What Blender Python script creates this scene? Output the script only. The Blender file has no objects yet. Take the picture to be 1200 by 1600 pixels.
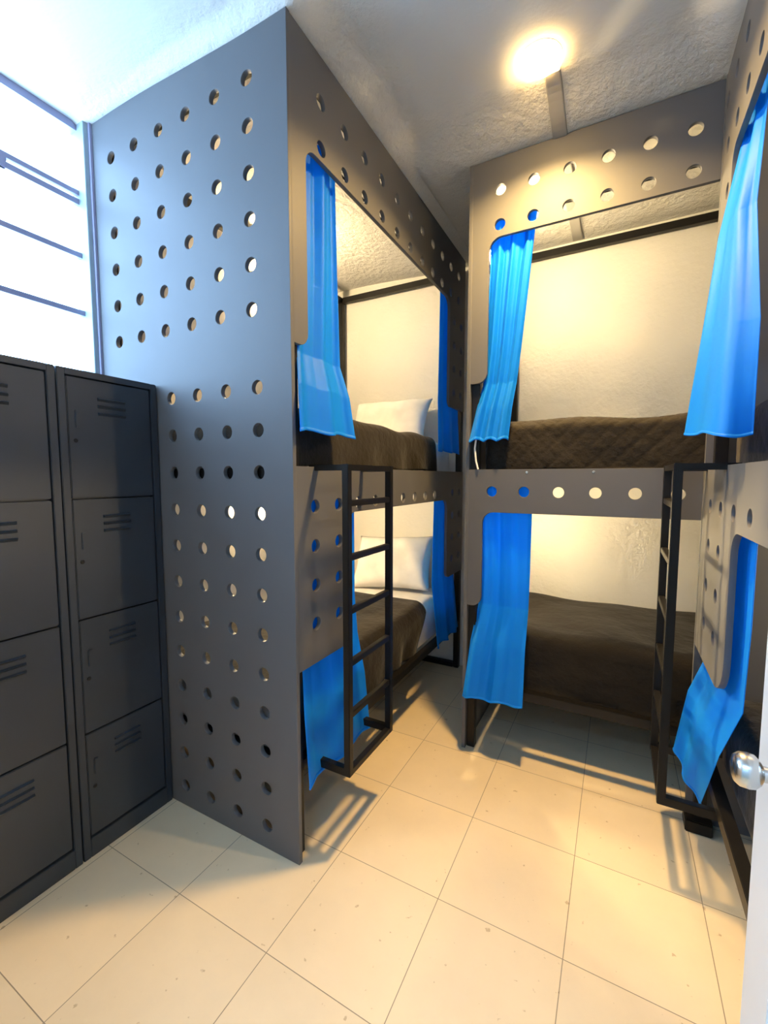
import bpy, bmesh, math, random
from mathutils import Vector, Matrix
random.seed(7)
C = bpy.context.scene.collection
S = bpy.context.scene
R = math.radians

# ------------------------------------------------------------------ camera, world, exposure
cam_d = bpy.data.cameras.new('camera'); cam = bpy.data.objects.new('camera', cam_d); C.objects.link(cam)
S.camera = cam
FPX = 680.0
cam_d.sensor_fit = 'VERTICAL'; cam_d.sensor_height = 36.0; cam_d.sensor_width = 27.0
cam_d.lens = FPX / 1600 * 36; cam_d.clip_start = 0.02
def set_camera(xA=966., yH=746., h=1.40):
    pitch = math.atan((800 - yH) / FPX)
    dA = Vector((xA - 600, yH - 800, FPX)).normalized()
    up = Vector((0, -math.cos(pitch), -math.sin(pitch)))
    up = (up - dA * up.dot(dA)).normalized()
    X = dA.cross(up)
    # rows X, dA, up: world axes seen from the camera (right, down, forward)
    m = Matrix(((X[0], -X[1], -X[2]), (dA[0], -dA[1], -dA[2]), (up[0], -up[1], -up[2])))
    cam.matrix_world = Matrix.Translation((0, 0, h)) @ m.to_4x4()
set_camera()
S.view_settings.view_transform = 'Standard'; S.view_settings.look = 'None'
S.view_settings.gamma = 1.0; S.view_settings.use_curve_mapping = False
S.view_settings.exposure = 0.0
DAY = (0.42, 0.67, 1.0); DAY_STRENGTH = 17.5
WARM = (1.0, 0.63, 0.22); LAMP_STRENGTH = 95.0; LAMP_POWER = 42.0; BUNK_STRENGTH = 600.0
w = bpy.data.worlds.new('daylight'); S.world = w; w.use_nodes = True
bg = w.node_tree.nodes['Background']; bg.inputs[0].default_value = (*DAY, 1); bg.inputs[1].default_value = DAY_STRENGTH
po = bpy.data.lights.new('window_daylight', 'AREA'); po.shape = 'RECTANGLE'; po.size = 1.30; po.size_y = 1.12
po.cycles.is_portal = True
pob = bpy.data.objects.new('window_daylight', po); C.objects.link(pob)
pob.location = (-2.22, 0.48, 2.30); pob.rotation_euler = (0, R(-90), 0)

po2 = bpy.data.lights.new('corridor_fill_daylight', 'AREA'); po2.shape = 'RECTANGLE'; po2.size = 1.3; po2.size_y = 0.8  # portal for the sky opening added in the unseen corridor as cool fill
po2.cycles.is_portal = True
pob2 = bpy.data.objects.new('corridor_fill_daylight', po2); C.objects.link(pob2); pob2.location = (-0.55, -0.85, 2.67)

# ------------------------------------------------------------------ materials
def principled(name, col, rough=0.5, metal=0.0, spec=0.5):
    m = bpy.data.materials.new(name); m.use_nodes = True
    b = m.node_tree.nodes['Principled BSDF']
    b.inputs['Base Color'].default_value = (*col, 1); b.inputs['Roughness'].default_value = rough
    b.inputs['Metallic'].default_value = metal; b.inputs['Specular IOR Level'].default_value = spec
    return m
def nd(m, t, **kw):
    n = m.node_tree.nodes.new(t)
    for k, v in kw.items(): setattr(n, k, v)
    return n
def lk(m, a, b): m.node_tree.links.new(a, b)
def noise(m, scale, detail=4, rough=0.5, co=None):
    n = nd(m, 'ShaderNodeTexNoise'); n.inputs['Scale'].default_value = scale
    n.inputs['Detail'].default_value = detail; n.inputs['Roughness'].default_value = rough
    if co is None:
        tc = nd(m, 'ShaderNodeTexCoord'); co = tc.outputs['Object']
    lk(m, co, n.inputs['Vector']); return n.outputs['Fac']
def ramp(m, fac, a, b, ca, cb):
    r = nd(m, 'ShaderNodeValToRGB'); e = r.color_ramp.elements
    e[0].position = a; e[1].position = b; e[0].color = (*ca, 1); e[1].color = (*cb, 1)
    lk(m, fac, r.inputs[0]); return r.outputs[0]
def bump(m, h, strength, dist):
    b = nd(m, 'ShaderNodeBump'); b.inputs['Strength'].default_value = strength; b.inputs['Distance'].default_value = dist
    lk(m, h, b.inputs['Height']); lk(m, b.outputs[0], m.node_tree.nodes['Principled BSDF'].inputs['Normal'])
    return b
def varied(name, col, rough, amt=0.15, scale=3, bscale=None, bstr=0.1, bdist=0.002, metal=0.0, spec=0.5):
    m = principled(name, col, rough, metal, spec)
    lo = tuple(c * (1 - amt) for c in col); hi = tuple(min(1, c * (1 + amt)) for c in col)
    lk(m, ramp(m, noise(m, scale), 0.3, 0.7, lo, hi), m.node_tree.nodes['Principled BSDF'].inputs['Base Color'])
    if bscale: bump(m, noise(m, bscale, 6), bstr, bdist)
    return m

M = {}
M['panel'] = varied('panel_paint', (0.119, 0.121, 0.129), 0.55, 0.05, 2.0, 60, 0.05, 0.001, spec=0.35)
M['locker'] = varied('locker_paint', (0.027, 0.036, 0.051), 0.42, 0.10, 3.0, 90, 0.04, 0.001)
M['locker_dark'] = principled('locker_gap', (0.004, 0.004, 0.005), 0.7)
M['frame'] = varied('black_metal', (0.0065, 0.006, 0.006), 0.42, 0.1, 6, spec=0.3)
M['deck'] = principled('black_board', (0.012, 0.011, 0.010), 0.8)
M['steel'] = principled('knob_steel', (0.62, 0.60, 0.57), 0.24, 1.0)
M['door'] = varied('door_paint', (0.80, 0.79, 0.76), 0.4, 0.02, 4)
M['plastic'] = principled('grey_plastic', (0.36, 0.35, 0.33), 0.45)
M['rim'] = principled('lamp_rim', (0.8, 0.78, 0.74), 0.4)
M['winframe'] = principled('window_paint', (0.30, 0.36, 0.38), 0.5)
M['winbar'] = principled('window_bar_paint', (0.30, 0.29, 0.42), 0.45)
M['screw'] = principled('screw_metal', (0.55, 0.52, 0.48), 0.35, 1.0)

def wall_mat(name, col, bstr, bdist, patches=True):
    m = principled(name, col, 0.75, spec=0.25)
    tc = nd(m, 'ShaderNodeTexCoord'); co = tc.outputs['Object']
    a = noise(m, 9, 8, 0.6, co); b = noise(m, 45, 5, 0.6, co)
    mx = nd(m, 'ShaderNodeMath', operation='MULTIPLY_ADD'); lk(m, b, mx.inputs[0]); mx.inputs[1].default_value = 0.35; lk(m, a, mx.inputs[2])
    h = mx.outputs[0]
    if patches:
        p = noise(m, 1.3, 3, 0.5, co); pr = ramp(m, p, 0.45, 0.62, (0.25,) * 3, (1,) * 3)
        mm = nd(m, 'ShaderNodeMath', operation='MULTIPLY'); lk(m, h, mm.inputs[0]); lk(m, pr, mm.inputs[1]); h = mm.outputs[0]
    bump(m, h, bstr, bdist)
    hi = tuple(min(1, c * 1.03) for c in col); lo = tuple(c * 0.95 for c in col)
    lk(m, ramp(m, noise(m, 2.0, 4, 0.5, co), 0.3, 0.7, lo, hi), m.node_tree.nodes['Principled BSDF'].inputs['Base Color'])
    return m
M['wall'] = wall_mat('white_plaster', (0.80, 0.78, 0.73), 0.9, 0.020)
M['hall'] = principled('hall_plaster', (0.62, 0.72, 0.78), 0.8)  # unseen corridor walls, tinted blue to cool the fill they bounce

def ceiling_mat():
    m = principled('ceiling_plaster', (0.66, 0.65, 0.62), 0.8, spec=0.2)
    g = nd(m, 'ShaderNodeTexCoord'); co = g.outputs['Object']
    sx = nd(m, 'ShaderNodeSeparateXYZ'); lk(m, co, sx.inputs[0])
    def mr(out, a, b):
        n = nd(m, 'ShaderNodeMapRange'); n.inputs[1].default_value = a; n.inputs[2].default_value = b
        lk(m, out, n.inputs[0]); return n.outputs[0]
    ya = mr(sx.outputs[1], 1.78, 1.98); xa = mr(sx.outputs[0], -0.72, -0.86)
    gate = mr(sx.outputs[1], 1.0, 1.3)
    mu = nd(m, 'ShaderNodeMath', operation='MULTIPLY'); lk(m, xa, mu.inputs[0]); lk(m, gate, mu.inputs[1])
    mxm = nd(m, 'ShaderNodeMath', operation='MAXIMUM'); lk(m, ya, mxm.inputs[0]); lk(m, mu.outputs[0], mxm.inputs[1])
    ad = nd(m, 'ShaderNodeMath', operation='MULTIPLY_ADD'); lk(m, mxm.outputs[0], ad.inputs[0]); ad.inputs[1].default_value = 0.92; ad.inputs[2].default_value = 0.08
    a = noise(m, 26, 8, 0.62, co)
    mm = nd(m, 'ShaderNodeMath', operation='MULTIPLY'); lk(m, a, mm.inputs[0]); lk(m, ad.outputs[0], mm.inputs[1])
    bump(m, mm.outputs[0], 0.9, 0.02)
    return m
M['ceiling'] = ceiling_mat()

def floor_mat():
    m = principled('floor_tile', (0.66, 0.62, 0.54), 0.38)
    tc = nd(m, 'ShaderNodeTexCoord'); co = tc.outputs['Object']
    mp = nd(m, 'ShaderNodeMapping'); lk(m, co, mp.inputs[0])
    mp.inputs['Location'].default_value = (0.09, -0.083, 0); 
    br = nd(m, 'ShaderNodeTexBrick', offset=0.0, squash=1.0)
    br.inputs['Scale'].default_value = 1.0; br.inputs['Brick Width'].default_value = 0.387; br.inputs['Row Height'].default_value = 0.3955
    br.inputs['Mortar Size'].default_value = 0.0013; br.inputs['Mortar Smooth'].default_value = 0.1; br.inputs['Bias'].default_value = 0.0
    br.inputs['Color1'].default_value = (0.83, 0.70, 0.49, 1); br.inputs['Color2'].default_value = (0.77, 0.655, 0.465, 1)
    br.inputs['Mortar'].default_value = (0.30, 0.25, 0.18, 1)
    lk(m, mp.outputs[0], br.inputs[0])
    n1 = noise(m, 2.2, 6, 0.6, co); n2 = noise(m, 38, 3, 0.5, co)
    r1 = ramp(m, n1, 0.25, 0.75, (0.90, 0.885, 0.86), (1.06, 1.05, 1.04))
    r2 = ramp(m, n2, 0.27, 0.31, (0.62, 0.56, 0.48), (1, 1, 1))
    a = nd(m, 'ShaderNodeMix', data_type='RGBA', blend_type='MULTIPLY'); a.inputs[0].default_value = 1
    lk(m, br.outputs[0], a.inputs[6]); lk(m, r1, a.inputs[7])
    b = nd(m, 'ShaderNodeMix', data_type='RGBA', blend_type='MULTIPLY'); b.inputs[0].default_value = 0.8
    lk(m, a.outputs[2], b.inputs[6]); lk(m, r2, b.inputs[7])
    lk(m, b.outputs[2], m.node_tree.nodes['Principled BSDF'].inputs['Base Color'])
    rr = ramp(m, noise(m, 5, 4, 0.5, co), 0.3, 0.7, (0.34,) * 3, (0.5,) * 3)
    lk(m, rr, m.node_tree.nodes['Principled BSDF'].inputs['Roughness'])
    iv = nd(m, 'ShaderNodeMath', operation='SUBTRACT'); iv.inputs[0].default_value = 1; lk(m, br.outputs['Fac'], iv.inputs[1])
    bump(m, iv.outputs[0], 0.4, 0.001)
    return m
M['floor'] = floor_mat()

def curtain_mat():
    m = principled('blue_satin', (0.006, 0.30, 0.98), 0.52, spec=0.22)
    nt = m.node_tree; b = nt.nodes['Principled BSDF']; out = nt.nodes['Material Output']
    lo, hi = (0.005, 0.28, 0.95), (0.008, 0.32, 1.0)
    c = ramp(m, noise(m, 5), 0.3, 0.7, lo, hi); lk(m, c, b.inputs['Base Color'])
    b.inputs['Sheen Weight'].default_value = 0.5; b.inputs['Sheen Roughness'].default_value = 0.4; b.inputs['Sheen Tint'].default_value = (0.05, 0.5, 1, 1)
    wv = noise(m, 14, 4); bump(m, wv, 0.25, 0.006)
    tr = nd(m, 'ShaderNodeBsdfTranslucent'); tr.inputs[0].default_value = (0.01, 0.36, 1.0, 1)
    mx = nd(m, 'ShaderNodeMixShader'); mx.inputs[0].default_value = 0.42
    lk(m, b.outputs[0], mx.inputs[1]); lk(m, tr.outputs[0], mx.inputs[2]); lk(m, mx.outputs[0], out.inputs[0])
    return m
M['curtain'] = curtain_mat()
def fabric(name, col, rough=0.85, bscale=220, bstr=0.25, sheen=0.1):
    m = varied(name, col, rough, 0.12, 6, bscale, bstr, 0.002, spec=0.2)
    b = m.node_tree.nodes['Principled BSDF']; b.inputs['Sheen Weight'].default_value = sheen
    return m
def wrinkled(m):
    nt = m.node_tree; b = [n for n in nt.nodes if n.type == 'BUMP'][0]
    d = nd(m, 'ShaderNodeBump'); d.inputs['Strength'].default_value = 0.6; d.inputs['Distance'].default_value = 0.03
    lk(m, noise(m, 7, 5, 0.55), d.inputs['Height']); lk(m, d.outputs[0], b.inputs['Normal']); return m
M['blanket'] = fabric('black_blanket', (0.015, 0.012, 0.009))
M['quilt'] = fabric('black_quilt', (0.018, 0.014, 0.010), 0.7)
wrinkled(M['blanket']); wrinkled(M['quilt'])
M['sheet'] = fabric('white_cotton', (0.80, 0.78, 0.76), 0.85, 60, 0.2, 0.0)
def emit(name, col, st):
    m = bpy.data.materials.new(name); m.use_nodes = True; nt = m.node_tree
    nt.nodes.remove(nt.nodes['Principled BSDF'])
    e = nt.nodes.new('ShaderNodeEmission'); e.inputs[0].default_value = (*col, 1); e.inputs[1].default_value = st
    nt.links.new(e.outputs[0], nt.nodes['Material Output'].inputs[0]); return m
M['lamp'] = emit('lamp_glow', WARM, LAMP_STRENGTH)
M['addedlamp_dim'] = emit('added_glow_dim', (1.0, 0.74, 0.40), BUNK_STRENGTH * 1.1)  # emission for the unseen lights added in the bunks
M['addedlamp_high'] = emit('added_glow_high', (1.0, 0.74, 0.38), BUNK_STRENGTH * 1.7)
M['addedlamp_mid'] = emit('added_glow_mid', (1.0, 0.74, 0.38), BUNK_STRENGTH * 1.25)
M['addedlamp_big'] = emit('added_glow_big', (1.0, 0.74, 0.40), BUNK_STRENGTH * 2.3)
M['addedlamp'] = emit('added_glow', (1.0, 0.74, 0.38), BUNK_STRENGTH * 0.85)
def pane_mat():
    m = bpy.data.materials.new('window_glass'); m.use_nodes = True; nt = m.node_tree
    nt.nodes.remove(nt.nodes['Principled BSDF'])
    t = nt.nodes.new('ShaderNodeBsdfTransparent'); t.inputs[0].default_value = (0.95, 0.97, 0.98, 1)
    g = nt.nodes.new('ShaderNodeBsdfGlossy'); g.inputs['Roughness'].default_value = 0.05
    mx = nt.nodes.new('ShaderNodeMixShader'); mx.inputs[0].default_value = 0.05
    nt.links.new(t.outputs[0], mx.inputs[1]); nt.links.new(g.outputs[0], mx.inputs[2])
    nt.links.new(mx.outputs[0], nt.nodes['Material Output'].inputs[0]); return m
M['pane'] = pane_mat()

# ------------------------------------------------------------------ helpers
def link(name, me, mat=None, parent=None):
    o = bpy.data.objects.new(name, me); C.objects.link(o)
    if mat: me.materials.append(mat)
    if parent: 
        o.parent = parent; o.matrix_parent_inverse = Matrix.Translation(parent.location).inverted()
    return o
def smooth(o, ang=35):
    me = o.data
    for p in me.polygons: p.use_smooth = True
    bm = bmesh.new(); bm.from_mesh(me)
    for e in bm.edges:
        if len(e.link_faces) == 2 and e.calc_face_angle(0) > R(ang): e.smooth = False
    bm.to_mesh(me); bm.free(); return o
class MB:
    def __init__(s): s.bm = bmesh.new()
    def box(s, x0, x1, y0, y1, z0, z1, bev=0.0):
        b = bmesh.new(); bmesh.ops.create_cube(b, size=1)
        for v in b.verts:
            v.co = Vector(((x0 + x1) / 2 + v.co.x * (x1 - x0), (y0 + y1) / 2 + v.co.y * (y1 - y0), (z0 + z1) / 2 + v.co.z * (z1 - z0)))
        if bev: bmesh.ops.bevel(b, geom=b.edges[:], offset=bev, segments=2, affect='EDGES')
        s.merge(b); return s
    def merge(s, b, mat=None):
        if mat: b.transform(mat)
        me = bpy.data.meshes.new('tmp'); b.to_mesh(me); b.free(); s.bm.from_mesh(me); bpy.data.meshes.remove(me)
    def tube(s, p, q, r, n=12):
        p, q = Vector(p), Vector(q); d = q - p; b = bmesh.new()
        bmesh.ops.create_cone(b, cap_ends=True, segments=n, radius1=r, radius2=r, depth=d.length)
        s.merge(b, Matrix.Translation((p + q) / 2) @ d.to_track_quat('Z', 'Y').to_matrix().to_4x4()); return s
    def lathe(s, prof, mat, n=32):
        b = bmesh.new(); rings = []
        for r, z in prof:
            if r < 1e-6: rings.append([b.verts.new((0, 0, z))])
            else: rings.append([b.verts.new((r * math.cos(2 * math.pi * i / n), r * math.sin(2 * math.pi * i / n), z)) for i in range(n)])
        for a, c in zip(rings, rings[1:]):
            for i in range(n):
                j = (i + 1) % n
                if len(a) == 1: b.faces.new((a[0], c[i], c[j]))
                elif len(c) == 1: b.faces.new((a[i], a[j], c[0]))
                else: b.faces.new((a[i], a[j], c[j], c[i]))
        bmesh.ops.recalc_face_normals(b, faces=b.faces); s.merge(b, mat); return s
    def build(s, name, mat, parent=None, sm=False):
        me = bpy.data.meshes.new(name); bmesh.ops.recalc_face_normals(s.bm, faces=s.bm.faces); s.bm.to_mesh(me); s.bm.free()
        o = link(name, me, mat, parent)
        if sm: smooth(o)
        return o
def tag(o, label, cat, group=None):
    o['label'] = label; o['category'] = cat
    if group: o['group'] = group
    return o
def thing(name, loc, label, cat, group=None):
    o = bpy.data.objects.new(name, None); C.objects.link(o); o.location = loc; o.empty_display_size = 0.1
    return tag(o, label, cat, group)
def struct(o): o['kind'] = 'structure'; return o
def fillet(pts):
    # pts: (a, b, radius) polygon with rounded corners
    out = []; n = len(pts)
    for i in range(n):
        p = Vector(pts[i][:2]); r = pts[i][2]
        if r <= 0: out.append(p); continue
        u = (Vector(pts[i - 1][:2]) - p).normalized(); v = (Vector(pts[(i + 1) % n][:2]) - p).normalized()
        c = p + (u + v) * r
        a0 = p + u * r - c; a1 = p + v * r - c
        k = 8
        for j in range(k + 1):
            t = j / k * math.pi / 2
            out.append(c + a0 * math.cos(t) + a1 * math.sin(t))
    return out
def panel(name, outline, holes, r, t, mat44, mat, parent):
    """sheet with round holes: a filled 2D outline given real thickness"""
    cu = bpy.data.curves.new('c', 'CURVE'); cu.dimensions = '2D'; cu.fill_mode = 'BOTH'; cu.extrude = t / 2 - 0.0012
    cu.bevel_depth = 0.0012; cu.bevel_resolution = 1
    def spl(ps):
        s = cu.splines.new('POLY'); s.points.add(len(ps) - 1); s.use_cyclic_u = True
        for q, p in zip(s.points, ps): q.co = (p[0], p[1], 0, 1)
    spl(outline)
    for a, b in holes: spl([(a + r * math.cos(k * math.pi / 14), b + r * math.sin(k * math.pi / 14)) for k in range(28)])
    tmp = bpy.data.objects.new('t', cu); C.objects.link(tmp)
    dg = bpy.context.evaluated_depsgraph_get()
    me = bpy.data.meshes.new_from_object(tmp.evaluated_get(dg))
    bpy.data.objects.remove(tmp); bpy.data.curves.remove(cu)
    me.name = name; me.transform(mat44); me.materials.clear()
    if mat44.determinant() < 0: me.flip_normals()
    o = link(name, me, mat, parent); return smooth(o, 40)
def plane_yz(x): return Matrix(((0, 0, 1, x), (1, 0, 0, 0), (0, 1, 0, 0), (0, 0, 0, 1)))
def plane_xz(y): return Matrix(((1, 0, 0, 0), (0, 0, 1, y), (0, 1, 0, 0), (0, 0, 0, 1)))
def lerp(a, b, t): return a + (b - a) * t
def sstep(a, b, x):
    t = max(0, min(1, (x - a) / (b - a))); return t * t * (3 - 2 * t)

# ------------------------------------------------------------------ room shell
XL, XR, YB, YF = -2.06, 1.27, 3.05, -0.14
def ceil_z(x, y):
    # old plaster: dips a few centimetres where it meets the bunk fronts
    ax = max(0, x + 0.965) / 0.125; ay = max(0, 1.15 - y) / 0.05
    a = sstep(0, 1, math.hypot(ax, ay)); c = sstep(0, 1, max(0, 0.295 - x) / 0.15)
    a = max(a, 0.80 * sstep(-1.0, -1.9, x))
    bq = sstep(0, 1, max(0, 2.10 - y) / 0.22) if x < 0.3 else 9
    if y > 2.0 and x < -0.9: bq = 1
    return 2.858 + 0.046 * min(a, bq, c)
struct(MB().box(XL - 0.2, XR + 0.1, -1.5, YB + 0.1, -0.06, 0.0).build('floor', M['floor']))
b = bmesh.new(); NX, NY = 170, 160; g = []
for i in range(NX + 1):
    for j in range(NY + 1):
        x = lerp(XL - 0.1, XR + 0.05, i / NX); y = lerp(YF - 0.05, YB + 0.05, j / NY)
        g.append(b.verts.new((x, y, ceil_z(x, y))))
for i in range(NX):
    for j in range(NY):
        k = i * (NY + 1) + j; b.faces.new((g[k], g[k + 1], g[k + NY + 2], g[k + NY + 1]))
ex = bmesh.ops.extrude_face_region(b, geom=b.faces[:])
for v in [e for e in ex['geom'] if isinstance(e, bmesh.types.BMVert)]: v.co.z = 3.0
mb = MB(); mb.bm.free(); mb.bm = b
struct(smooth(mb.build('ceiling', M['ceiling']), 50))
struct(MB().box(XL - 0.1, XR + 0.1, YB, YB + 0.1, 0, 3.0).build('wall_back', M['wall']))
struct(MB().box(XR, XR + 0.1, -1.4, YB, 0, 3.0).build('wall_right', M['wall']))
WZ0, WZ1, WY0, WY1 = 1.70, 2.900, -0.14, 1.13
struct(MB().box(XL - 0.14, XL, YF - 0.1, YB, 0, WZ0).box(XL - 0.14, XL, WY1 + 0.05, YB, WZ0, 3.0)
       .box(XL - 0.14, XL, YF - 0.1, WY1 + 0.05, WZ1 + 0.02, 3.0).build('wall_left', M['wall']))
DX0, DX1 = -0.60, 0.225
struct(MB().box(XL, DX0 - 0.04, YF - 0.1, YF, 0, 3.0).box(DX1 + 0.03, XR, YF - 0.1, YF, 0, 3.0)
       .box(DX0 - 0.04, DX1 + 0.03, YF - 0.1, YF, 2.1, 3.0).build('wall_front', M['wall']))
struct(MB().box(-1.5, XR, -1.5, -1.4, 0, 2.6).box(-1.6, -1.5, -1.5, YF - 0.1, 0, 2.6).build('wall_hallway', M['hall']))
struct(MB().box(-1.6, -1.2, -1.5, YF - 0.1, 2.6, 2.66).box(0.1, XR, -1.5, YF - 0.1, 2.6, 2.66)
       .box(-1.2, 0.1, -1.5, -1.25, 2.6, 2.66).box(-1.2, 0.1, -0.45, YF - 0.1, 2.6, 2.66).build('ceiling_hallway', M['hall']))  # gap left open to the sky, added to cool the near floor

# window high over the lockers: pale post, dark head bar, slim bars
wf = struct(MB().box(XL - 0.08, -2.040, 1.122, 1.1485, WZ0, 2.905, 0.002)
            .box(XL - 0.08, XL - 0.03, WY0, 1.122, WZ0, WZ0 + 0.04).build('window_1', M['winframe']))
MB().box(XL - 0.075, XL - 0.03, WY0, 1.122, 2.872, 2.925).build('window_head', M['winbar'], wf)
for z, hh in ((2.622, 0.010), (2.585, 0.012), (2.362, 0.011), (2.118, 0.011)):
    MB().box(XL - 0.055, XL - 0.035, WY0, 1.122, z - hh, z + hh).build('window_bar', M['winbar'], wf)
MB().box(XL - 0.052, XL - 0.032, 0.80, 0.868, 2.573, 2.632, 0.004).build('window_latch', M['winbar'], wf)
MB().box(XL - 0.062, XL - 0.057, WY0, 1.122, WZ0 + 0.03, 2.875).build('window_pane', M['pane'], wf)
struct(MB().box(-2.040, -2.026, 1.140, 1.1495, 1.6, 2.90).build('trim_1', M['winbar']))

# white door standing open on the right
d1 = struct(MB().box(0.194, 0.232, -0.06, 0.785, 0.012, 2.06, 0.002).build('door_1', M['door']))
for z0, z1 in ((0.16, 0.86), (1.12, 1.95)):
    m = MB()
    for a in ((0.105, 0.115, z0, z1), (0.655, 0.665, z0, z1), (0.105, 0.665, z0, z0 + 0.01), (0.105, 0.665, z1 - 0.01, z1)):
        m.box(0.190, 0.1945, a[0] + 0.01, a[1] + 0.01, a[2], a[3], 0.001)
    m.build('panel_moulding', M['door'], d1)
kp = [(0, 0.060), (0.011, 0.0595), (0.018, 0.057), (0.0225, 0.051), (0.0235, 0.042), (0.022, 0.034), (0.016, 0.028), (0.0105, 0.025), (0.010, 0.010), (0.029, 0.008), (0.031, 0.0), (0, 0)]
MB().lathe(kp, Matrix.Translation((0.194, 0.672, 1.034)) @ Matrix.Scale(0.9, 4) @ Matrix.Rotation(R(-90), 4, 'Y')).build('door_knob', M['steel'], d1, True)

# ceiling lamp and cable trunking
LX, LY = -0.306, 1.758
lz = ceil_z(LX, LY)
lt = thing('ceiling_light', (LX, LY, lz), 'round glowing warm lamp set on the grey ceiling', 'ceiling light')
up = Matrix.Translation((LX, LY, lz)) @ Matrix.Rotation(math.pi, 4, 'X')
MB().lathe([(0, -0.004), (0.076, -0.004), (0.0765, 0.0005), (0.0755, 0.0022), (0, 0.0022)], up).build('rim', M['rim'], lt, True)
MB().lathe([(0.0735, 0.0022), (0.0725, 0.009), (0.063, 0.0175), (0.04, 0.023), (0, 0.025)], up).build('diffuser', M['lamp'], lt, True)
ld = bpy.data.lights.new('lamp_beam', 'AREA'); ld.shape = 'DISK'; ld.size = 0.14; ld.energy = LAMP_POWER; ld.color = WARM; ld.spread = R(140)
lb = bpy.data.objects.new('lamp_beam', ld); C.objects.link(lb); lb.location = (LX, LY, lz - 0.0265)
b = bmesh.new(); rows = []; n = 40
for i in range(n + 1):
    y = lerp(1.825, 3.02, i / n); z = ceil_z(-0.272, y)
    rows.append([b.verts.new(p) for p in ((-0.303, y, z + 0.004), (-0.301, y, z - 0.008), (-0.297, y, z - 0.010), (-0.249, y, z - 0.010), (-0.245, y, z - 0.008), (-0.243, y, z + 0.004))])
for r0, r1 in zip(rows, rows[1:]):
    for k in range(6): b.faces.new((r0[k], r1[k], r1[(k + 1) % 6], r0[(k + 1) % 6]))
b.faces.new(rows[0]); b.faces.new(rows[-1])
tr = MB(); tr.bm.free(); tr.bm = b
tag(tr.build('cable_trunking', M['plastic']), 'flat grey cable cover running from the ceiling lamp to the back wall', 'cable cover')

# ------------------------------------------------------------------ lockers
def locker(y0, y1, label):
    x0, x1, H = XL + 0.005, -1.66, 1.772
    t = thing('locker', ((x0 + x1) / 2, (y0 + y1) / 2, 0), label, 'locker', 'dark four-door lockers under the window')
    m = MB(); e = 0.0015
    m.box(x0, x1 - 0.03, y0 + e, y1 - e, 0.0, H)                                        # carcass
    m.box(x1 - 0.03, x1, y0 + e, y0 + 0.026, 0, H, 0.002).box(x1 - 0.03, x1, y1 - 0.026, y1 - e, 0, H, 0.002)
    m.box(x1 - 0.03, x1, y0 + 0.026, y1 - 0.026, H - 0.022, H, 0.001).box(x1 - 0.03, x1, y0 + 0.026, y1 - 0.026, 0, 0.072, 0.002)
    m.build('body', M['locker'], t)
    zs = [0.076, 0.470, 0.893, 1.325, 1.748]
    for a, b_ in zip(zs, zs[1:]):
        d = MB().box(x1 - 0.022, x1 - 0.004, y0 + 0.030, y1 - 0.030, a + 0.003, b_ - 0.003, 0.0025).build('door', M['locker'], t)
        yc = (y0 + y1) / 2
        lo = MB()
        for k in range(3):
            z = b_ - 0.062 - 0.026 * k
            b = bmesh.new(); v = [b.verts.new(p) for p in (
                (x1 - 0.0045, yc - 0.05, z), (x1 - 0.0045, yc + 0.05, z), (x1 - 0.0045, yc + 0.05, z - 0.012), (x1 - 0.0045, yc - 0.05, z - 0.012),
                (x1 + 0.005, yc - 0.048, z - 0.004), (x1 + 0.005, yc + 0.048, z - 0.004))]
            for f in ((0, 1, 5, 4), (4, 5, 2, 3), (0, 4, 3), (1, 2, 5)): b.faces.new([v[i] for i in f])
            lo.merge(b)
        lo.build('louvre', M['locker'], d)
        zc = a + 0.55 * (b_ - a) + 0.045
        MB().box(x1 - 0.0045, x1 + 0.002, y0 + 0.052, y0 + 0.066, zc - 0.03, zc + 0.03, 0.002).build('handle', M['locker'], d)
        MB().lathe([(0, 0.003), (0.006, 0.003), (0.0075, 0.0)], Matrix.Translation((x1 - 0.0042, y0 + 0.052, zc - 0.075)) @ Matrix.Rotation(R(90), 4, 'Y'), 14).build('keyhole', M['locker_dark'], d)
    return t
locker(0.787, 1.146, 'dark blue-grey locker standing against the perforated blue-grey end panel')
locker(0.424, 0.785, 'dark grey locker with bright-edged louvres, cut by the left frame edge')

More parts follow.
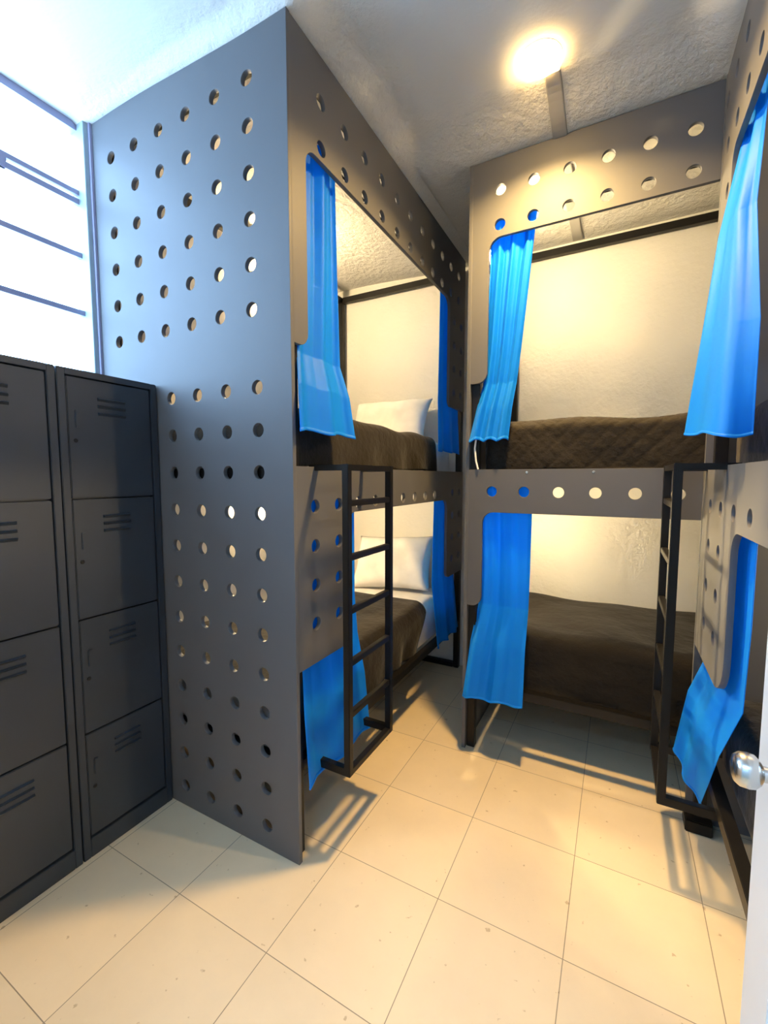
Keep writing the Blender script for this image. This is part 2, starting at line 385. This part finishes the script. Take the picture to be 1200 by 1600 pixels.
# ------------------------------------------------------------------ bunk beds
TH = 0.018; HR = 0.026
def front(a, o1, o2, b_, top, low, d1, d2, ri=0.055, ro=0.045):
    """outline of a front panel: top band with a drop at each end (a..o1 and o2..b_)"""
    p = [(a, top, 0), (b_, top, 0)]
    if o2 is not None: p += [(b_, d2, 0.0), (o2, d2, ro), (o2, low, ri)]
    else: p += [(b_, low, 0)]
    if o1 is not None: p += [(o1, low, ri), (o1, d1, ro), (a, d1, 0.0)]
    else: p += [(a, low, 0)]
    return fillet(p)
def tubes(name, segs, parent, t=0.02):
    for s in segs:
        x0, x1, y0, y1, z0, z1 = s
        MB().box(x0, x1, y0, y1, z0, z1, 0.002).build(name, M['frame'], parent)
def frame(parent, x0, x1, y0, y1, h=2.82, t=0.04, fx=0.0, fy=0.0):
    # fx, fy: how far the rails on the open side sit back behind the curtains
    for x in (x0, x1 - t):
        for y in (y0, y1 - t): MB().box(x, x + t, y, y + t, 0, h, 0.003).build('frame_post', M['frame'], parent)
    for z0, z1 in ((0.312, 0.356), (1.392, 1.436), (h - 0.042, h)):
        for k, x in enumerate((x0, x1 - t)):
            dx = (fx if (fx > 0) == (k == 0) else 0) if z0 < 2 else 0
            MB().box(x + 0.002 + dx, x + t - 0.002 + dx, y0 + (t if not dx else 0), y1 - (t if not dx else 0), z0, z1, 0.002).build('frame_rail', M['frame'], parent)
        for k, y in enumerate((y0, y1 - t)):
            dy = (fy if k == 0 else 0) if z0 < 2 else 0
            MB().box(x0 + (t if not dy else 0), x1 - (t if not dy else 0), y + 0.002 + dy, y + t - 0.002 + dy, z0, z1, 0.002).build('frame_rail', M['frame'], parent)
    for z in (0.340, 1.420):
        MB().box(x0 + 0.085, x1 - 0.085, y0 + 0.085, y1 - t, z - 0.012, z, 0).build('bed_board', M['deck'], parent)
    
def ladder(parent, x, xin, y0, y1, z0=0.285, z1=1.446, t=0.026):
    """ladder hung in front of the bunk: two uprights, five rungs, bars back to the bed"""
    h = t / 2; m = MB()
    for y in (y0, y1):
        m.box(x - h, x + h, y - h, y + h, z0, z1, 0.002)
        a, b_ = min(x, xin), max(x, xin)
        m.box(a, b_, y - h * 0.9, y + h * 0.9, z0, z0 + 0.03, 0.001).box(a, b_, y - h * 0.9, y + h * 0.9, z1 - 0.022, z1 - 0.001, 0.001)
    m.box(x - h * 0.9, x + h * 0.9, y0, y1, z1 - 0.022, z1 - 0.001, 0.001)
    m.box(x - h * 0.9, x + h * 0.9, y0, y1, z0, z0 + 0.022, 0.001)
    l = m.build('ladder', M['frame'], parent)
    for k in range(5):
        z = 1.309 - 0.194 * k
        MB().box(x - 0.011, x + 0.011, y0 + h, y1 - h, z - 0.011, z + 0.011, 0.002).build('rung', M['frame'], l)
    return l

# --- bunk along the left, its perforated end panel facing the lockers
A = thing('bunk_bed', (-1.5, 2.06, 0), 'steel bunk bed behind the big perforated blue-grey end panel, left of the narrow gap', 'bunk bed', 'bunk beds with perforated grey panels')
AX = -0.965
outl = [(-2.032, 0.0), (AX, 0.0), (AX, 2.856)] + [(lerp(AX, -2.032, k / 12), ceil_z(lerp(AX, -2.032, k / 12), 1.15) - 0.002) for k in range(1, 13)]
hol = [(-1.135 - 0.1530 * i, 1.977 + 0.1485 * j) for i in range(6) for j in range(6)]
hol += [(-1.117 - 0.1530 * i, 0.092 + 0.1473 * j) for i in range(6) for j in range(12)]
panel('end_panel', outl, hol, HR, TH, plane_xz(1.15 + TH / 2), M['panel'], A)
ya, yb = 1.169, 2.97
hol = [(1.332 + 0.15 * i, z) for i in range(11) for z in (2.706, 2.553)]
hol += [(y, z) for y in (2.76, 2.895) for z in (2.40, 2.25, 2.10, 1.95)]
panel('upper_front_panel', front(ya, 1.242, 2.675, yb, 2.856, 2.512, 1.85, 1.855), hol, HR, TH, plane_yz(AX - TH / 2), M['panel'], A)
hol = [(y, z) for y in (1.272, 1.422) for z in (1.295, 1.150, 1.005, 0.860)] + [(1.572 + 0.145 * i, 1.296) for i in range(7)]
hol += [(y, z) for y in (2.76, 2.895) for z in (1.30, 1.15, 1.005, 0.86)]
panel('lower_front_panel', front(ya, 1.490, 2.66, yb, 1.437, 1.258, 0.712, 0.745), hol, HR, TH, plane_yz(AX - TH / 2), M['panel'], A)
frame(A, -2.02, AX - TH - 0.004, 1.172, 3.03, fx=0.0)
MB().box(-1.98, -1.03, 2.99, 3.03, 0.0, 0.035, 0.002).build('foot_bar', M['frame'], A)
ladder(A, -0.834, -0.99, 1.280, 1.598, z0=0.305)
for z in (2.585, 1.36): MB().tube((-1.006, 1.17, z), (-1.006, 2.985, z), 0.004).build('curtain_rod', M['frame'], A)

# --- bunk across the back
Bk = thing('bunk_bed', (0.3, 2.57, 0), 'steel bunk bed across the back wall, grey panels facing the camera', 'bunk bed', 'bunk beds with perforated grey panels')
BX0, BY = -0.668, 2.10
panel('end_panel', [(BY, 0), (3.04, 0), (3.04, 2.853), (BY, 2.853)], [], HR, TH, plane_yz(BX0 + TH / 2), M['panel'], Bk)
hol = [(-0.523 + 0.1465 * i, z) for i in range(6) for z in (2.712, 2.560)]
panel('upper_front_panel', front(BX0 + TH, -0.572, None, 0.294, 2.853, 2.508, 1.852, 0, 0.06), hol, HR, TH, plane_xz(BY + TH / 2), M['panel'], Bk)
hol = [(-0.537 + 0.1505 * i, 1.332) for i in range(6)]
lp = panel('lower_front_panel', front(BX0 + TH, -0.582, None, 0.294, 1.437, 1.232, 0.760, 0), hol, HR, TH, plane_xz(BY + TH / 2), M['panel'], Bk)
for x in (-0.375, -0.095, 0.185):
    MB().lathe([(0, 0.003), (0.005, 0.002), (0.006, 0)], Matrix.Translation((x, BY, 1.424)) @ Matrix.Rotation(R(90), 4, 'X'), 12).build('screw', M['screw'], lp)
frame(Bk, BX0 + TH + 0.002, XR - 0.01, BY + TH + 0.003, 3.03, fy=0.0)
for z in (2.60, 1.385): MB().tube((BX0 + TH, BY + 0.045, z), (0.29, BY + 0.045, z), 0.004).build('curtain_rod', M['frame'], Bk)

# --- bunk along the right wall
D = thing('bunk_bed', (0.78, 1.2, 0), 'steel bunk bed along the right edge of the photo, next to the white door', 'bunk bed', 'bunk beds with perforated grey panels')
CX = 0.295
panel('end_panel', [(CX, 0), (XR - 0.005, 0), (XR - 0.005, 2.853), (CX, 2.853)], [], HR, TH, plane_xz(2.09 - TH / 2 + 0.008), M['panel'], D)
hol = [(2.045 - 0.136 * i, 2.742) for i in range(13)] + [(1.998 - 0.136 * i, 2.560) for i in range(13)] + [(1.965, 2.39 - 0.145 * i) for i in range(4)]
panel('upper_front_panel', front(0.27, 0.50, 1.905, 2.078, 2.853, 2.485, 1.85, 1.85), hol, HR, TH, plane_yz(CX + TH / 2), M['panel'], D)
hol = [(1.93 - 0.178 * i, 1.297) for i in range(9)] + [(y, z) for y in (1.925, 1.752) for z in (1.155, 1.010, 0.868)]
panel('lower_front_panel', front(0.27, 0.55, 1.577, 2.078, 1.437, 1.245, 0.76, 0.735, 0.07, 0.12), hol, HR, TH, plane_yz(CX + TH / 2), M['panel'], D)
frame(D, CX + TH + 0.004, XR - 0.01, 0.27, 2.075, fx=0.0)
ladder(D, 0.170, 0.33, 1.695, 2.030)
for z in (2.585, 1.36): MB().tube((0.335, 0.29, z), (0.335, 2.04, z), 0.004).build('curtain_rod', M['frame'], D)
MB().box(0.285, 0.375, 1.995, 2.079, 0.0, 0.05, 0.004).build('foot', M['frame'], D)

# ------------------------------------------------------------------ mattresses, blankets, pillows
def padded(name, x0, x1, y0, y1, z0, z1, rad, quilt=0.0, seed=0, wob=0.006, mat='blanket', parent=None, step=0.016, skirt=0.0, dip=0.0):
    """rounded soft slab, optionally quilted in diamonds"""
    nx, ny = int((x1 - x0) / step), int((y1 - y0) / step); nz = max(6, int((z1 - z0) / step))
    b = bmesh.new(); V = {}
    def vert(i, j, k):
        if (i, j, k) in V: return V[(i, j, k)]
        p = Vector((lerp(x0, x1, i / nx), lerp(y0, y1, j / ny), lerp(z0, z1, k / nz)))
        q = Vector((min(max(p.x, x0 + rad), x1 - rad), min(max(p.y, y0 + rad), y1 - rad), min(p.z, z1 - rad)))
        d = p - q
        nrm = Vector((0, 0, 0))
        if d.length > 1e-6:
            nrm = d.normalized(); p = q + nrm * min(d.length, rad) if d.length > rad else p
        if nrm.length == 0:
            nrm = Vector((0, 0, 1))
        L = (p.x + p.z * 0.7, p.y + p.z * 0.7) 
        u = (p.x + p.y + p.z) / 0.085; v = (p.x - p.y - p.z if (x1 - x0) > (y1 - y0) else p.y - p.x - p.z) / 0.085
        hgt = 0
        if quilt:
            fa = abs((u % 1) - 0.5) * 2; fb = abs((v % 1) - 0.5) * 2
            hgt = -quilt * (max(0, max(fa, fb) - 0.72) / 0.28) ** 1.5
        s = seed * 7.3
        hgt += wob * (math.sin(p.x * 7 + s) * math.sin(p.y * 5.3 + s * 2) + 0.6 * math.sin(p.x * 13 + p.z * 9 + s) * math.sin(p.y * 11 + p.z * 7))
        if p.z < z0 + 0.01: hgt = 0
        V[(i, j, k)] = b.verts.new(p + nrm * hgt); return V[(i, j, k)]
    for i in range(nx):
        for j in range(ny):
            b.faces.new((vert(i, j, nz), vert(i + 1, j, nz), vert(i + 1, j + 1, nz), vert(i, j + 1, nz)))
            b.faces.new((vert(i, j, 0), vert(i, j + 1, 0), vert(i + 1, j + 1, 0), vert(i + 1, j, 0)))
    for i in range(nx):
        for k in range(nz):
            b.faces.new((vert(i, 0, k), vert(i + 1, 0, k), vert(i + 1, 0, k + 1), vert(i, 0, k + 1)))
            b.faces.new((vert(i, ny, k), vert(i, ny, k + 1), vert(i + 1, ny, k + 1), vert(i + 1, ny, k)))
    for j in range(ny):
        for k in range(nz):
            b.faces.new((vert(0, j, k), vert(0, j, k + 1), vert(0, j + 1, k + 1), vert(0, j + 1, k)))
            b.faces.new((vert(nx, j, k), vert(nx, j + 1, k), vert(nx, j + 1, k + 1), vert(nx, j, k + 1)))
    mb = MB(); mb.bm.free(); mb.bm = b
    o = mb.build(name, M[mat], parent); return smooth(o, 80)
def drape(name, x0, x1, y0, y1, ztop, zlow, rad, seed, mat='blanket', th=0.012, corner=0.16, wave=0.035):
    """blanket lying on a mattress, hanging down its front side"""
    prof = []; n = 10
    prof += [(x0, ztop)] + [(lerp(x0, x1 - rad, k / 14), ztop) for k in range(1, 15)]
    prof += [(x1 - rad + rad * math.sin(k / n * math.pi / 2), ztop - rad + rad * math.cos(k / n * math.pi / 2)) for k in range(1, n + 1)]
    prof += [(x1 + 0.006 * k / 12, lerp(ztop - rad, zlow, k / 12)) for k in range(1, 13)]
    b = bmesh.new(); ny = 90; rows = []
    for j in range(ny + 1):
        y = lerp(y0, y1, j / ny); row = []
        for i, (x, z) in enumerate(prof):
            f = i / (len(prof) - 1)
            wv = 0.004 * math.sin(y * 17 + seed) * math.sin(x * 9 + seed) + 0.004 * math.sin(y * 6.1 + z * 5 + seed)
            hangf = sstep(0.6, 1.0, f)
            e = j / ny
            yy = y - (corner * hangf * sstep(0.6, 1, e))                      # the corner near the head is drawn back
            zz = z + 0.003 * math.sin(y * 13 + seed) + wv * (1 - hangf) + wave * hangf * math.sin(y * 3.1 + seed)
            row.append(b.verts.new((x + wv * hangf + 0.010 * hangf * math.sin(y * 21 + seed), yy, zz)))
        rows.append(row)
    for a, c in zip(rows, rows[1:]):
        for i in range(len(prof) - 1): b.faces.new((a[i], a[i + 1], c[i + 1], c[i]))
    mb = MB(); mb.bm.free(); mb.bm = b
    o = mb.build(name, M[mat]); smooth(o, 80)
    s = o.modifiers.new('thickness', 'SOLIDIFY'); s.thickness = th; s.offset = 1
    return o
GM = 'mattresses wrapped in black bedspreads'
# left bunk: white sheets with a black blanket over the foot end
tag(padded('mattress', -1.975, -1.055, 1.215, 2.975, 1.421, 1.636, 0.05, 0, 1, 0.003, 'sheet'), 'white-sheeted mattress on the upper left bunk, white head end under its pillow', 'mattress')
tag(drape('blanket', -1.955, -1.043, 1.20, 2.62, 1.650, 1.440, 0.05, 2.1, corner=0.0, wave=0.0), 'black blanket covering the front of the upper left bunk', 'blanket')
tag(padded('mattress', -1.975, -1.060, 1.215, 2.975, 0.341, 0.590, 0.06, 0, 2, 0.003, 'sheet'), 'white-sheeted mattress on the lower left bunk, white head end showing beside its pillow', 'mattress')
tag(drape('blanket', -1.955, -1.048, 1.22, 2.50, 0.600, 0.315, 0.07, 1.3), 'black blanket hanging over the edge of the lower left bunk beside the ladder', 'blanket')
tag(padded('mattress', -0.60, 1.21, 2.168, 2.985, 1.421, 1.672, 0.05, 0.0035, 4, 0.009, 'quilt', step=0.009), 'mattress under a black diamond-quilted bedspread on the upper back bunk', 'mattress', GM)
tag(padded('mattress', -0.60, 1.21, 2.195, 2.985, 0.341, 0.640, 0.07, 0.0, 5, 0.010, 'blanket'), 'mattress wrapped in a plain black bedspread on the lower back bunk', 'mattress', GM)
tag(padded('mattress', 0.362, 1.21, 0.33, 2.03, 1.421, 1.640, 0.05, 0.0035, 6, 0.009, 'quilt'), 'mattress under a black quilted bedspread on the upper right bunk, behind the flared blue curtain', 'mattress', GM)
tag(padded('mattress', 0.385, 1.21, 0.33, 2.03, 0.341, 0.585, 0.06, 0.0, 7, 0.006, 'blanket'), 'mattress wrapped in a black bedspread on the lower right bunk, behind the door knob', 'mattress', GM)
def pillow(label, loc, rot, w=0.62, h=0.40, t=0.13, mat='sheet', seed=0):
    b = bmesh.new(); n = 26; g = {}
    for s in (1, -1):
        for i in range(n + 1):
            for j in range(n + 1):
                if s < 0 and (i in (0, n) or j in (0, n)): g[(s, i, j)] = g[(1, i, j)]; continue
                u, v = 2 * i / n - 1, 2 * j / n - 1
                e = max(0, (1 - u ** 4)) ** 0.55 * max(0, (1 - v ** 4)) ** 0.55
                pinch = 1 - 0.07 * (1 - abs(v) ** 2) * (abs(u) ** 3); pv = 1 - 0.09 * (1 - abs(u) ** 2) * abs(v) ** 3
                wr = 0.006 * math.sin(9 * u + 4 * v + seed) * e
                g[(s, i, j)] = b.verts.new((u * w / 2 * pinch, v * h / 2 * pv, s * (t / 2 * e + wr)))
    for s in (1, -1):
        for i in range(n):
            for j in range(n):
                q = (g[(s, i, j)], g[(s, i + 1, j)], g[(s, i + 1, j + 1)], g[(s, i, j + 1)])
                b.faces.new(q if s > 0 else q[::-1])
    mb = MB(); mb.bm.free(); mb.bm = b
    o = mb.build('pillow', M[mat]); smooth(o, 120)
    o.location = loc; o.rotation_euler = rot; return tag(o, label, 'pillow', 'white pillows on the left bunk')
pillow('white pillow leaning on the wall of the upper left bunk', (-1.50, 2.865, 1.795), (R(62), 0, R(2)))
pillow('white pillow leaning on the wall of the lower left bunk, seen through the ladder', (-1.43, 2.80, 0.785), (R(58), R(-3), R(6)), w=0.60, h=0.42, t=0.15, seed=2)

# ------------------------------------------------------------------ curtains
def interp(rows, v):
    zs = [r[0] for r in rows]
    for (a, pa), (c, pc) in zip(rows, rows[1:]):
        if v <= c or (c, pc) == rows[-1]:
            t = sstep(a, c, v) if c > a else 0
            return [Vector(p).lerp(Vector(q), t) for p, q in zip(pa, pc)]
def along(ps, u):
    n = len(ps) - 1; k = min(int(u * n), n - 1); t = u * n - k
    p0 = ps[max(k - 1, 0)]; p1 = ps[k]; p2 = ps[k + 1]; p3 = ps[min(k + 2, n)]
    return 0.5 * ((2 * p1) + (p2 - p0) * t + (2 * p0 - 5 * p1 + 4 * p2 - p3) * t * t + (3 * p1 - p0 - 3 * p2 + p3) * t ** 3)
def curtain(label, rows, folds, amp, seed, bias=0.0, group='blue curtains on the bunks'):
    """rows: (v, polyline left to right) from top (v=0) to hem (v=1); folds grow towards the hem"""
    nu, nv = 84, 70; b = bmesh.new(); grid = []
    rnd = random.Random(seed); ph = [rnd.uniform(0, 6.28) for _ in range(4)]
    for j in range(nv + 1):
        v = j / nv; ps = interp(rows, v); row = []
        for i in range(nu + 1):
            u = i / nu; p = along(ps, u); q = along(ps, min(1, u + 0.02)); q0 = along(ps, max(0, u - 0.02))
            t = (q - q0); t.z = 0
            nrm = Vector((t.y, -t.x, 0)).normalized() if t.length > 1e-6 else Vector((1, 0, 0))
            uu = u + 0.035 * math.sin(3 * v + ph[2]) 
            f = math.sin(uu * folds * 6.283 + ph[0] + 0.5 * v) 
            f = math.copysign(abs(f) ** 0.8, f) + lerp(0.45, 0.16, v) * math.sin(uu * folds * 2.3 * 6.283 + ph[1] - 0.8 * v)
            f *= lerp(1, (1 - u) ** 1.5 + 0.12, bias)
            a = amp * lerp(0.8, 1.15, sstep(0.55, 1.0, v)) * (0.5 + 0.5 * min(1, 6 * min(u, 1 - u) + 0.3))
            row.append(b.verts.new(p + nrm * a * f * 0.7 + Vector((0, 0, -0.006 * math.sin(uu * folds * 6.283 + ph[3]) * v))))
        grid.append(row)
    for r0, r1 in zip(grid, grid[1:]):
        for i in range(nu): b.faces.new((r0[i], r0[i + 1], r1[i + 1], r1[i]))
    hem = [[v.co.copy() for v in r] for r in grid[-3:]]
    mb = MB(); mb.bm.free(); mb.bm = b
    o = mb.build('curtain', M['curtain']); smooth(o, 80)
    s = o.modifiers.new('thickness', 'SOLIDIFY'); s.thickness = 0.0016; s.offset = 0
    b = bmesh.new(); hv = [[b.verts.new(p) for p in r] for r in hem]
    for r0, r1 in zip(hv, hv[1:]):
        for i in range(nu): b.faces.new((r0[i], r0[i + 1], r1[i + 1], r1[i]))
    mb = MB(); mb.bm.free(); mb.bm = b
    h = mb.build('hem', M['curtain'], o); smooth(h, 80)
    s = h.modifiers.new('thickness', 'SOLIDIFY'); s.thickness = 0.0045; s.offset = 0
    return tag(o, label, 'curtain', group)
def flat(x, y0, y1, z, dz=0, dx=0): return [(lerp(x, x + dx, k / 3), lerp(y0, y1, k / 3), z + dz * k / 3) for k in range(4)]
def flatx(y, x0, x1, z, dz=0, dy=0): return [(lerp(x0, x1, k / 3), lerp(y, y + dy, k / 3), z + dz * k / 3) for k in range(4)]
curtain('blue curtain at the near end of the upper left bunk, beside the big perforated panel',
        [(0, flat(-1.006, 1.245, 1.475, 2.60)), (0.45, flat(-1.004, 1.232, 1.478, 2.10)), (0.71, flat(-1.002, 1.216, 1.482, 1.84)), (0.83, flat(-0.966, 1.176, 1.49, 1.72)), (1, flat(-0.946, 1.158, 1.50, 1.558))], 1.9, 0.019, 1)
curtain('dark blue curtain at the far end of the upper left bunk, half behind the panel',
        [(0, flat(-1.006, 2.60, 2.93, 2.60)), (0.7, flat(-1.004, 2.57, 2.93, 1.9)), (1, flat(-0.992, 2.56, 2.945, 1.565))], 2.2, 0.016, 2)
curtain('blue curtain at the near end of the lower left bunk, hanging behind the ladder',
        [(0, flat(-1.006, 1.222, 1.60, 1.375)), (0.4, flat(-1.006, 1.222, 1.60, 0.90)), (0.61, flat(-1.004, 1.220, 1.62, 0.715)), (0.78, flat(-0.972, 1.188, 1.63, 0.53)), (1, flat(-0.940, 1.170, 1.62, 0.285))], 1.7, 0.019, 3, 0.5)
curtain('blue curtain at the far end of the lower left bunk, beside the white pillow',
        [(0, flat(-1.006, 2.52, 2.90, 1.375)), (0.6, flat(-1.004, 2.49, 2.92, 0.75)), (1, flat(-0.966, 2.50, 2.93, 0.33))], 2.6, 0.016, 4)
curtain('blue curtain gathered at the left end of the upper back bunk',
        [(0, flatx(2.142, -0.575, -0.365, 2.615)), (0.25, flatx(2.141, -0.575, -0.385, 2.40)), (0.6, flatx(2.140, -0.590, -0.425, 1.98)), (0.73, flatx(2.138, -0.600, -0.44, 1.85)), (0.85, flatx(2.105, -0.622, -0.452, 1.73)), (1, flatx(2.080, -0.650, -0.462, 1.575))], 3.0, 0.018, 5)
curtain('blue curtain at the left end of the lower back bunk, below the holed panel',
        [(0, flatx(2.142, -0.60, -0.352, 1.40)), (0.4, flatx(2.142, -0.60, -0.355, 0.95)), (0.58, flatx(2.138, -0.604, -0.357, 0.765)), (0.75, flatx(2.092, -0.63, -0.36, 0.58)), (1, flatx(2.050, -0.655, -0.358, 0.300, 0.01))], 2.4, 0.021, 6, 0.85)
curtain('blue curtain flaring out over the panel of the upper right bunk',
        [(0, [(0.334, 1.89, 2.60), (0.334, 1.83, 2.60), (0.336, 1.77, 2.60), (0.336, 1.70, 2.60)]),
         (0.12, [(0.318, 1.885, 2.48), (0.33, 1.82, 2.48), (0.334, 1.76, 2.48), (0.334, 1.70, 2.48)]),
         (0.38, [(0.272, 1.89, 2.20), (0.276, 1.80, 2.20), (0.294, 1.72, 2.20), (0.322, 1.68, 2.20)]),
         (0.7, [(0.236, 1.87, 1.86), (0.248, 1.74, 1.85), (0.276, 1.60, 1.84), (0.318, 1.54, 1.83)]),
         (1, [(0.202, 1.86, 1.552), (0.222, 1.70, 1.535), (0.250, 1.50, 1.515), (0.312, 1.49, 1.51)])], 1.5, 0.012, 7)
curtain('blue curtain twisted to a point on the lower right bunk, beside the door knob',
        [(0, [(0.334, 1.98, 1.375), (0.334, 1.82, 1.375), (0.336, 1.66, 1.375), (0.336, 1.50, 1.375)]),
         (0.35, [(0.336, 1.98, 0.98), (0.336, 1.82, 0.98), (0.336, 1.66, 0.98), (0.334, 1.49, 0.98)]),
         (0.57, [(0.334, 2.0, 0.745), (0.334, 1.84, 0.74), (0.334, 1.68, 0.74), (0.332, 1.51, 0.74)]),
         (0.75, [(0.275, 2.0, 0.57), (0.28, 1.88, 0.56), (0.285, 1.76, 0.545), (0.305, 1.62, 0.54)]),
         (1, [(0.236, 1.985, 0.325), (0.252, 1.935, 0.295), (0.272, 1.88, 0.262), (0.300, 1.83, 0.235)])], 1.7, 0.012, 8)

# small strap hanging at the corner of the upper back mattress
m = MB(); pts = [(-0.617, 2.104, 1.60), (-0.622, 2.098, 1.54), (-0.615, 2.096, 1.48), (-0.604, 2.094, 1.44)]
for p, q in zip(pts, pts[1:]): m.tube(p, q, 0.0045, 8)
tag(m.build('strap', M['sheet'], None, True), 'thin white strap hanging below the curtain of the upper back bunk', 'strap')

# ------------------------------------------------------------------ unseen lights added to account for the bright bunk interiors
def added_light(label, loc, rot, glow='addedlamp'):
    t = thing('added_bunk_light', loc, label, 'reading light', 'unseen lights added inside the bunks')
    mt = Matrix.Translation(loc) @ rot
    MB().lathe([(0, 0), (0.055, 0), (0.056, 0.008), (0.050, 0.014), (0.044, 0.014)], mt, 24).build('base', M['rim'], t, True)
    MB().lathe([(0.043, 0.012), (0.040, 0.024), (0.028, 0.036), (0.012, 0.041), (0, 0.042)], mt, 24).build('diffuser', M[glow], t, True)
toY = Matrix.Rotation(R(-90), 4, 'X'); toX = Matrix.Rotation(R(90), 4, 'Y')
toR = Matrix.Rotation(R(-90), 4, 'Y')
added_light('added light on the window-side wall of the upper left bunk, behind the big perforated panel', (XL, 2.10, 2.62), toX, 'addedlamp_big')
added_light('added light on the window-side wall of the lower left bunk, behind the big perforated panel', (XL, 2.05, 1.22), toX, 'addedlamp_big')
added_light('added round light inside the end panel of the upper back bunk, hidden by its curtain', (-0.650, 2.40, 2.56), toX, 'addedlamp_high')
added_light('added round light inside the end panel of the lower back bunk, hidden by its curtain', (-0.650, 2.52, 1.12), toX, 'addedlamp_mid')
added_light('dim added round light on the right wall of the upper right bunk', (XR, 1.72, 2.64), toR, 'addedlamp_dim')  # this pair is added to brighten the right bunk's dark end panel
added_light('dim added round light on the right wall of the lower right bunk', (XR, 1.72, 1.15), toR, 'addedlamp_dim')
